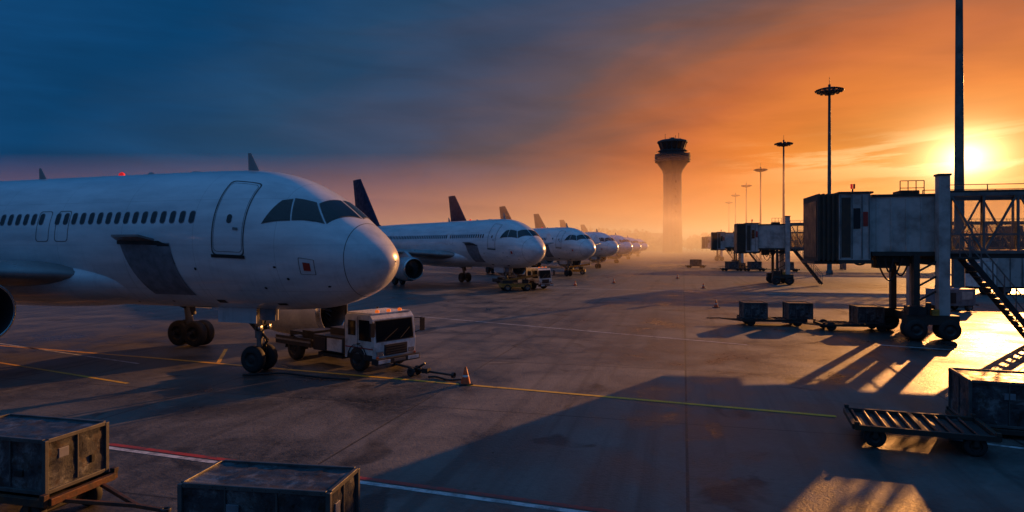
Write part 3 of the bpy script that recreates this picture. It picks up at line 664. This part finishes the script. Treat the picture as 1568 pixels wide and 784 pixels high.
for x,y,h in ((-4,0,3.6),(-1,2,2),(3.5,0,4.2),(1,-2,2.6),(5,2,2)): mb.cyl((x,y,60),(x,y,60+h),.14,'metal_dark',n=6)
mb.cyl((0,0,60.3),(0,0,61.6),1.2,'building_wall')
for k in range(9): mb.box(-.4,.4,-5.25+.02*k,-4.9,5+4*k,6.2+4*k,'window_dark')
put('control_tower',mb,(86,350,0),.1)

# ------------------------------------------------------------------ buildings
def building(w,d,h,floors,bays):
    mb=MB(); mb.box(-w/2,w/2,-d/2,d/2,0,h,'building_wall'); mb.box(-w/2-.4,w/2+.4,-d/2-.4,d/2+.4,h,h+.5,'bridge_dark')
    fh=h/floors
    for f in range(floors):
        for i in range(bays):
            x=-w/2+w*(i+.5)/bays; mb.box(x-w/bays*.38,x+w/bays*.38,-d/2-.05,-d/2+.05,f*fh+fh*.3,f*fh+fh*.82,'window_dark')
        nb=max(2,int(d/(w/bays)))
        for i in range(nb):
            y=-d/2+d*(i+.5)/nb; mb.box(-w/2-.05,-w/2+.05,y-d/nb*.38,y+d/nb*.38,f*fh+fh*.3,f*fh+fh*.82,'window_dark')
    for i in range(5): mb.box(-w/2+w*(i+.4)/5,-w/2+w*(i+.6)/5,-d/5,d/5,h+.5,h+2,'metal_grey')
    return mb
put('terminal_building',building(40,90,11,3,8),(76,8,0),R(-12.8))
put('service_building',building(26,14,4.6,1,6),(82,92,0),R(-14))
put('service_building',building(60,18,9,2,14),(175,260,0),R(-10))
put('hangar',building(90,30,12,1,8),(60,470,0),R(4))
mb=MB()
mb.box(-3,3,-1.2,1.2,.6,2.9,'bridge_white'); mb.box(-3.02,-2.98,-1,1,.8,2.7,'panel_grey')
for x in (-2.2,2.2):
    for y in (-1.,1.): mb.wheel((x,y,.45),.45,.3)
mb.box(3.05,4.6,-1.1,1.1,.6,2.5,'truck_white'); mb.box(4.0,4.62,-1.0,1.0,1.6,2.3,'window_dark'); mb.box(-3,4.5,-.5,.5,.4,.62,'truck_dark')
mb.wheel((3.9,-1,.45),.45,.3); mb.wheel((3.9,1,.45),.45,.3)
for x in (-2,-1,0,1,2): mb.box(x-.03,x+.03,-1.23,1.23,.65,2.85,'metal_grey')
put('catering_truck',mb,(40.5,52,0),R(185))

# ------------------------------------------------------------------ distant trees
mb=MB(); rnd=random.Random(3)
V=[];F=[]
for t in range(420):
    x=rnd.uniform(-420,480); y=rnd.uniform(420,520); h=rnd.uniform(8,14)*(1+.25*math.sin(x*.03)); rw=h*rnd.uniform(.4,.65)
    mb.cyl((x,y,0),(x,y,h*.6),.35,'bark',r1=.12,n=5)
    for _ in range(3):
        a=rnd.uniform(0,6.28); mb.cyl((x,y,h*.35),(x+math.cos(a)*rw*.6,y+math.sin(a)*rw*.6,h*.7),.15,'bark',r1=.05,n=4)
    for _ in range(75):
        while True:
            p=Vector((rnd.uniform(-1,1),rnd.uniform(-1,1),rnd.uniform(-1,1)))
            if p.length<1: break
        c=Vector((x+p.x*rw,y+p.y*rw,h*.62+p.z*h*.4)); q=rnd.uniform(.6,1.4)
        e=Euler((rnd.uniform(0,6),rnd.uniform(0,6),rnd.uniform(0,6))).to_matrix()
        o=len(V); V+= [tuple(c+e@Vector(k)) for k in ((-q,-q,0),(q,-q*.7,0),(q*.8,q,0),(-q*.6,q,.2))]; F.append((o,o+1,o+2,o+3))
mb.add(V,F,'foliage'); put('tree_line',mb)

# ------------------------------------------------------------------ fog
def fog(name,x0,x1,y0,y1,z0,z1,dens,col,an):
    m=bpy.data.materials.new(name); m.use_nodes=True; nt=m.node_tree; nt.nodes.clear()
    o=nt.nodes.new('ShaderNodeOutputMaterial'); v=nt.nodes.new('ShaderNodeVolumeScatter')
    v.inputs['Color'].default_value=(*col,1); v.inputs['Density'].default_value=dens; v.inputs['Anisotropy'].default_value=an
    nt.links.new(v.outputs[0],o.inputs['Volume']); MATS[name]=m
    mb=MB(); mb.box(x0,x1,y0,y1,z0,z1,name); put(name,mb)
fog('ground_fog',-350,420,100,620,-1,18,.007,(.9,.6,.41),.5)

# ------------------------------------------------------------------ world
w=bpy.data.worlds.new('World'); scene.world=w; w.use_nodes=True; nt=w.node_tree
bg=nt.nodes['Background']
tc=N(nt,'ShaderNodeTexCoord'); sx=N(nt,'ShaderNodeSeparateXYZ'); nt.links.new(tc.outputs['Generated'],sx.inputs[0])
M=lambda op,a,b_=None,clamp=False: math_(nt,op,a,b_,clamp)
az=M('MULTIPLY',M('ARCTAN2',sx.outputs[0],sx.outputs[1]),57.2958)
el=M('MULTIPLY',M('ARCSINE',sx.outputs[2]),57.2958)
da=M('ABSOLUTE',M('SUBTRACT',az,SUN_AZ)); da=M('MINIMUM',da,M('SUBTRACT',360,da))
cv=N(nt,'ShaderNodeCombineXYZ'); nt.links.new(M('MULTIPLY',az,.035),cv.inputs[0]); nt.links.new(M('ADD',M('MULTIPLY',el,.12),M('MULTIPLY',az,-.02)),cv.inputs[1])
c1=noise(nt,1.0,5,.5,cv.outputs[0],.4)
cv2=N(nt,'ShaderNodeCombineXYZ'); nt.links.new(M('MULTIPLY',az,.06),cv2.inputs[0]); nt.links.new(M('ADD',M('MULTIPLY',el,.7),M('MULTIPLY',az,-.03)),cv2.inputs[1])
c2=noise(nt,1.0,8,.6,cv2.outputs[0],.4)
cv3=N(nt,'ShaderNodeCombineXYZ'); nt.links.new(M('MULTIPLY',az,.07),cv3.inputs[0]); nt.links.new(M('ADD',M('MULTIPLY',el,.3),M('MULTIPLY',az,.025)),cv3.inputs[1])
c3=noise(nt,1.1,6,.5,cv3.outputs[0],.5)
n1=M('SUBTRACT',c1.outputs['Fac'],.5); n2=M('SUBTRACT',c2.outputs['Fac'],.5); n3_=M('SUBTRACT',c3.outputs['Fac'],.5)
de=M('SUBTRACT',el,6.3)
d=M('SQRT',M('ADD',M('POWER',M('MULTIPLY',da,.42),2.),M('POWER',M('MULTIPLY',de,1.06),2.)))
far=M('MULTIPLY',d,.085,True)
d=M('ADD',d,M('MULTIPLY',M('MULTIPLY',n1,far),9.))
d=M('ADD',d,M('MULTIPLY',M('MULTIPLY',n2,far),2.5))
def srgb(r,g_,b_): return tuple(((c/255)/12.92 if c/255<=.04045 else ((c/255+.055)/1.055)**2.4) for c in (r,g_,b_))
f=M('DIVIDE',d,90.,True)
rp=ramp(nt,f,[(0,srgb(255,170,72)),(3/90,srgb(252,150,50)),(6/90,srgb(242,132,46)),(9/90,srgb(208,110,56)),(12/90,srgb(156,96,72)),(15/90,srgb(104,84,88)),(18.5/90,srgb(70,77,102)),(23/90,srgb(36,72,108)),(29/90,srgb(3,64,110)),(40/90,srgb(20,82,138)),(75/90,srgb(70,126,186)),(1,srgb(74,132,193))])
back=M('MULTIPLY',M('SUBTRACT',M('MULTIPLY',da,1/60.),1.2,True),M('SUBTRACT',1,M('DIVIDE',el,45.,True)))
bk=N(nt,'ShaderNodeMix',data_type='RGBA'); nt.links.new(M('MULTIPLY',back,.9),bk.inputs['Factor']); nt.links.new(rp.outputs[0],bk.inputs['A']); bk.inputs['B'].default_value=(*srgb(28,48,80),1)
cm_=N(nt,'ShaderNodeVectorMath',operation='SCALE'); nt.links.new(bk.outputs['Result'],cm_.inputs[0])
nt.links.new(M('ADD',1.0,M('ADD',M('MULTIPLY',n3_,.7),M('MULTIPLY',n2,.3))),cm_.inputs['Scale'])
hz=M('MULTIPLY',M('SUBTRACT',1,M('DIVIDE',M('ABSOLUTE',el),6.,True)),M('SUBTRACT',1,M('DIVIDE',da,58.,True)))
mx=N(nt,'ShaderNodeMix',data_type='RGBA'); nt.links.new(M('MULTIPLY',hz,.75),mx.inputs['Factor']); nt.links.new(cm_.outputs[0],mx.inputs['A']); mx.inputs['B'].default_value=(*srgb(226,126,62),1)
wv=M('SUBTRACT',1,M('DIVIDE',M('ABSOLUTE',M('SUBTRACT',el,6.6)),2.4,True))
wr=N(nt,'ShaderNodeMapRange',interpolation_type='SMOOTHSTEP'); nt.links.new(n2,wr.inputs['Value']); wr.inputs['From Min'].default_value=-.03; wr.inputs['From Max'].default_value=.08
wv=M('MULTIPLY',M('MULTIPLY',wv,wr.outputs[0]),M('SUBTRACT',1,M('DIVIDE',da,18.,True)))
mx2=N(nt,'ShaderNodeMix',data_type='RGBA'); nt.links.new(wv,mx2.inputs['Factor']); nt.links.new(mx.outputs['Result'],mx2.inputs['A']); mx2.inputs['B'].default_value=(1.3,.85,.34,1)
core=M('SQRT',M('ADD',M('POWER',da,2.),M('POWER',M('MULTIPLY',de,1.3),2.)))
gl=M('ADD',M('MULTIPLY',M('EXPONENT',M('MULTIPLY',core,-.9)),7.5),M('MULTIPLY',M('EXPONENT',M('MULTIPLY',core,-.42)),.7))
gc=N(nt,'ShaderNodeMix',data_type='RGBA',blend_type='ADD'); gc.inputs['Factor'].default_value=1
gm=N(nt,'ShaderNodeVectorMath',operation='SCALE'); gm.inputs[0].default_value=(1,.66,.29); nt.links.new(gl,gm.inputs['Scale'])
nt.links.new(mx2.outputs['Result'],gc.inputs['A']); nt.links.new(gm.outputs[0],gc.inputs['B'])
sky=N(nt,'ShaderNodeTexSky'); sky.sky_type='NISHITA'; sky.sun_disc=False; sky.sun_elevation=R(LEL); sky.sun_rotation=R(LAZ)
bg.inputs['Strength'].default_value=.86
nt.links.new(gc.outputs['Result'],bg.inputs['Color'])
bg2=N(nt,'ShaderNodeBackground'); nt.links.new(sky.outputs[0],bg2.inputs[0]); bg2.inputs['Strength'].default_value=.0015
ad=N(nt,'ShaderNodeAddShader'); nt.links.new(bg.outputs[0],ad.inputs[0]); nt.links.new(bg2.outputs[0],ad.inputs[1])
nt.links.new(ad.outputs[0],nt.nodes['World Output'].inputs['Surface'])

# ------------------------------------------------------------------ sun
L=bpy.data.lights.new('sun','SUN'); L.energy=5; L.angle=R(.5); L.color=(1,.42,.12)
so=bpy.data.objects.new('sun',L); scene.collection.objects.link(so)
sv=Vector((math.sin(R(LAZ))*math.cos(R(LEL)),math.cos(R(LAZ))*math.cos(R(LEL)),math.sin(R(LEL))))
so.rotation_euler=sv.to_track_quat('Z','Y').to_euler()

cam=bpy.data.cameras.new('camera'); co=bpy.data.objects.new('camera',cam); scene.collection.objects.link(co)
co.location=(0,0,CAMH); co.rotation_euler=(R(90),0,0); cam.sensor_width=36; cam.lens=36*1000/1568; cam.shift_y=-16/1568
cam.clip_end=6000; scene.camera=co
scene.view_settings.view_transform='Standard'; scene.view_settings.look='None'; scene.view_settings.exposure=0
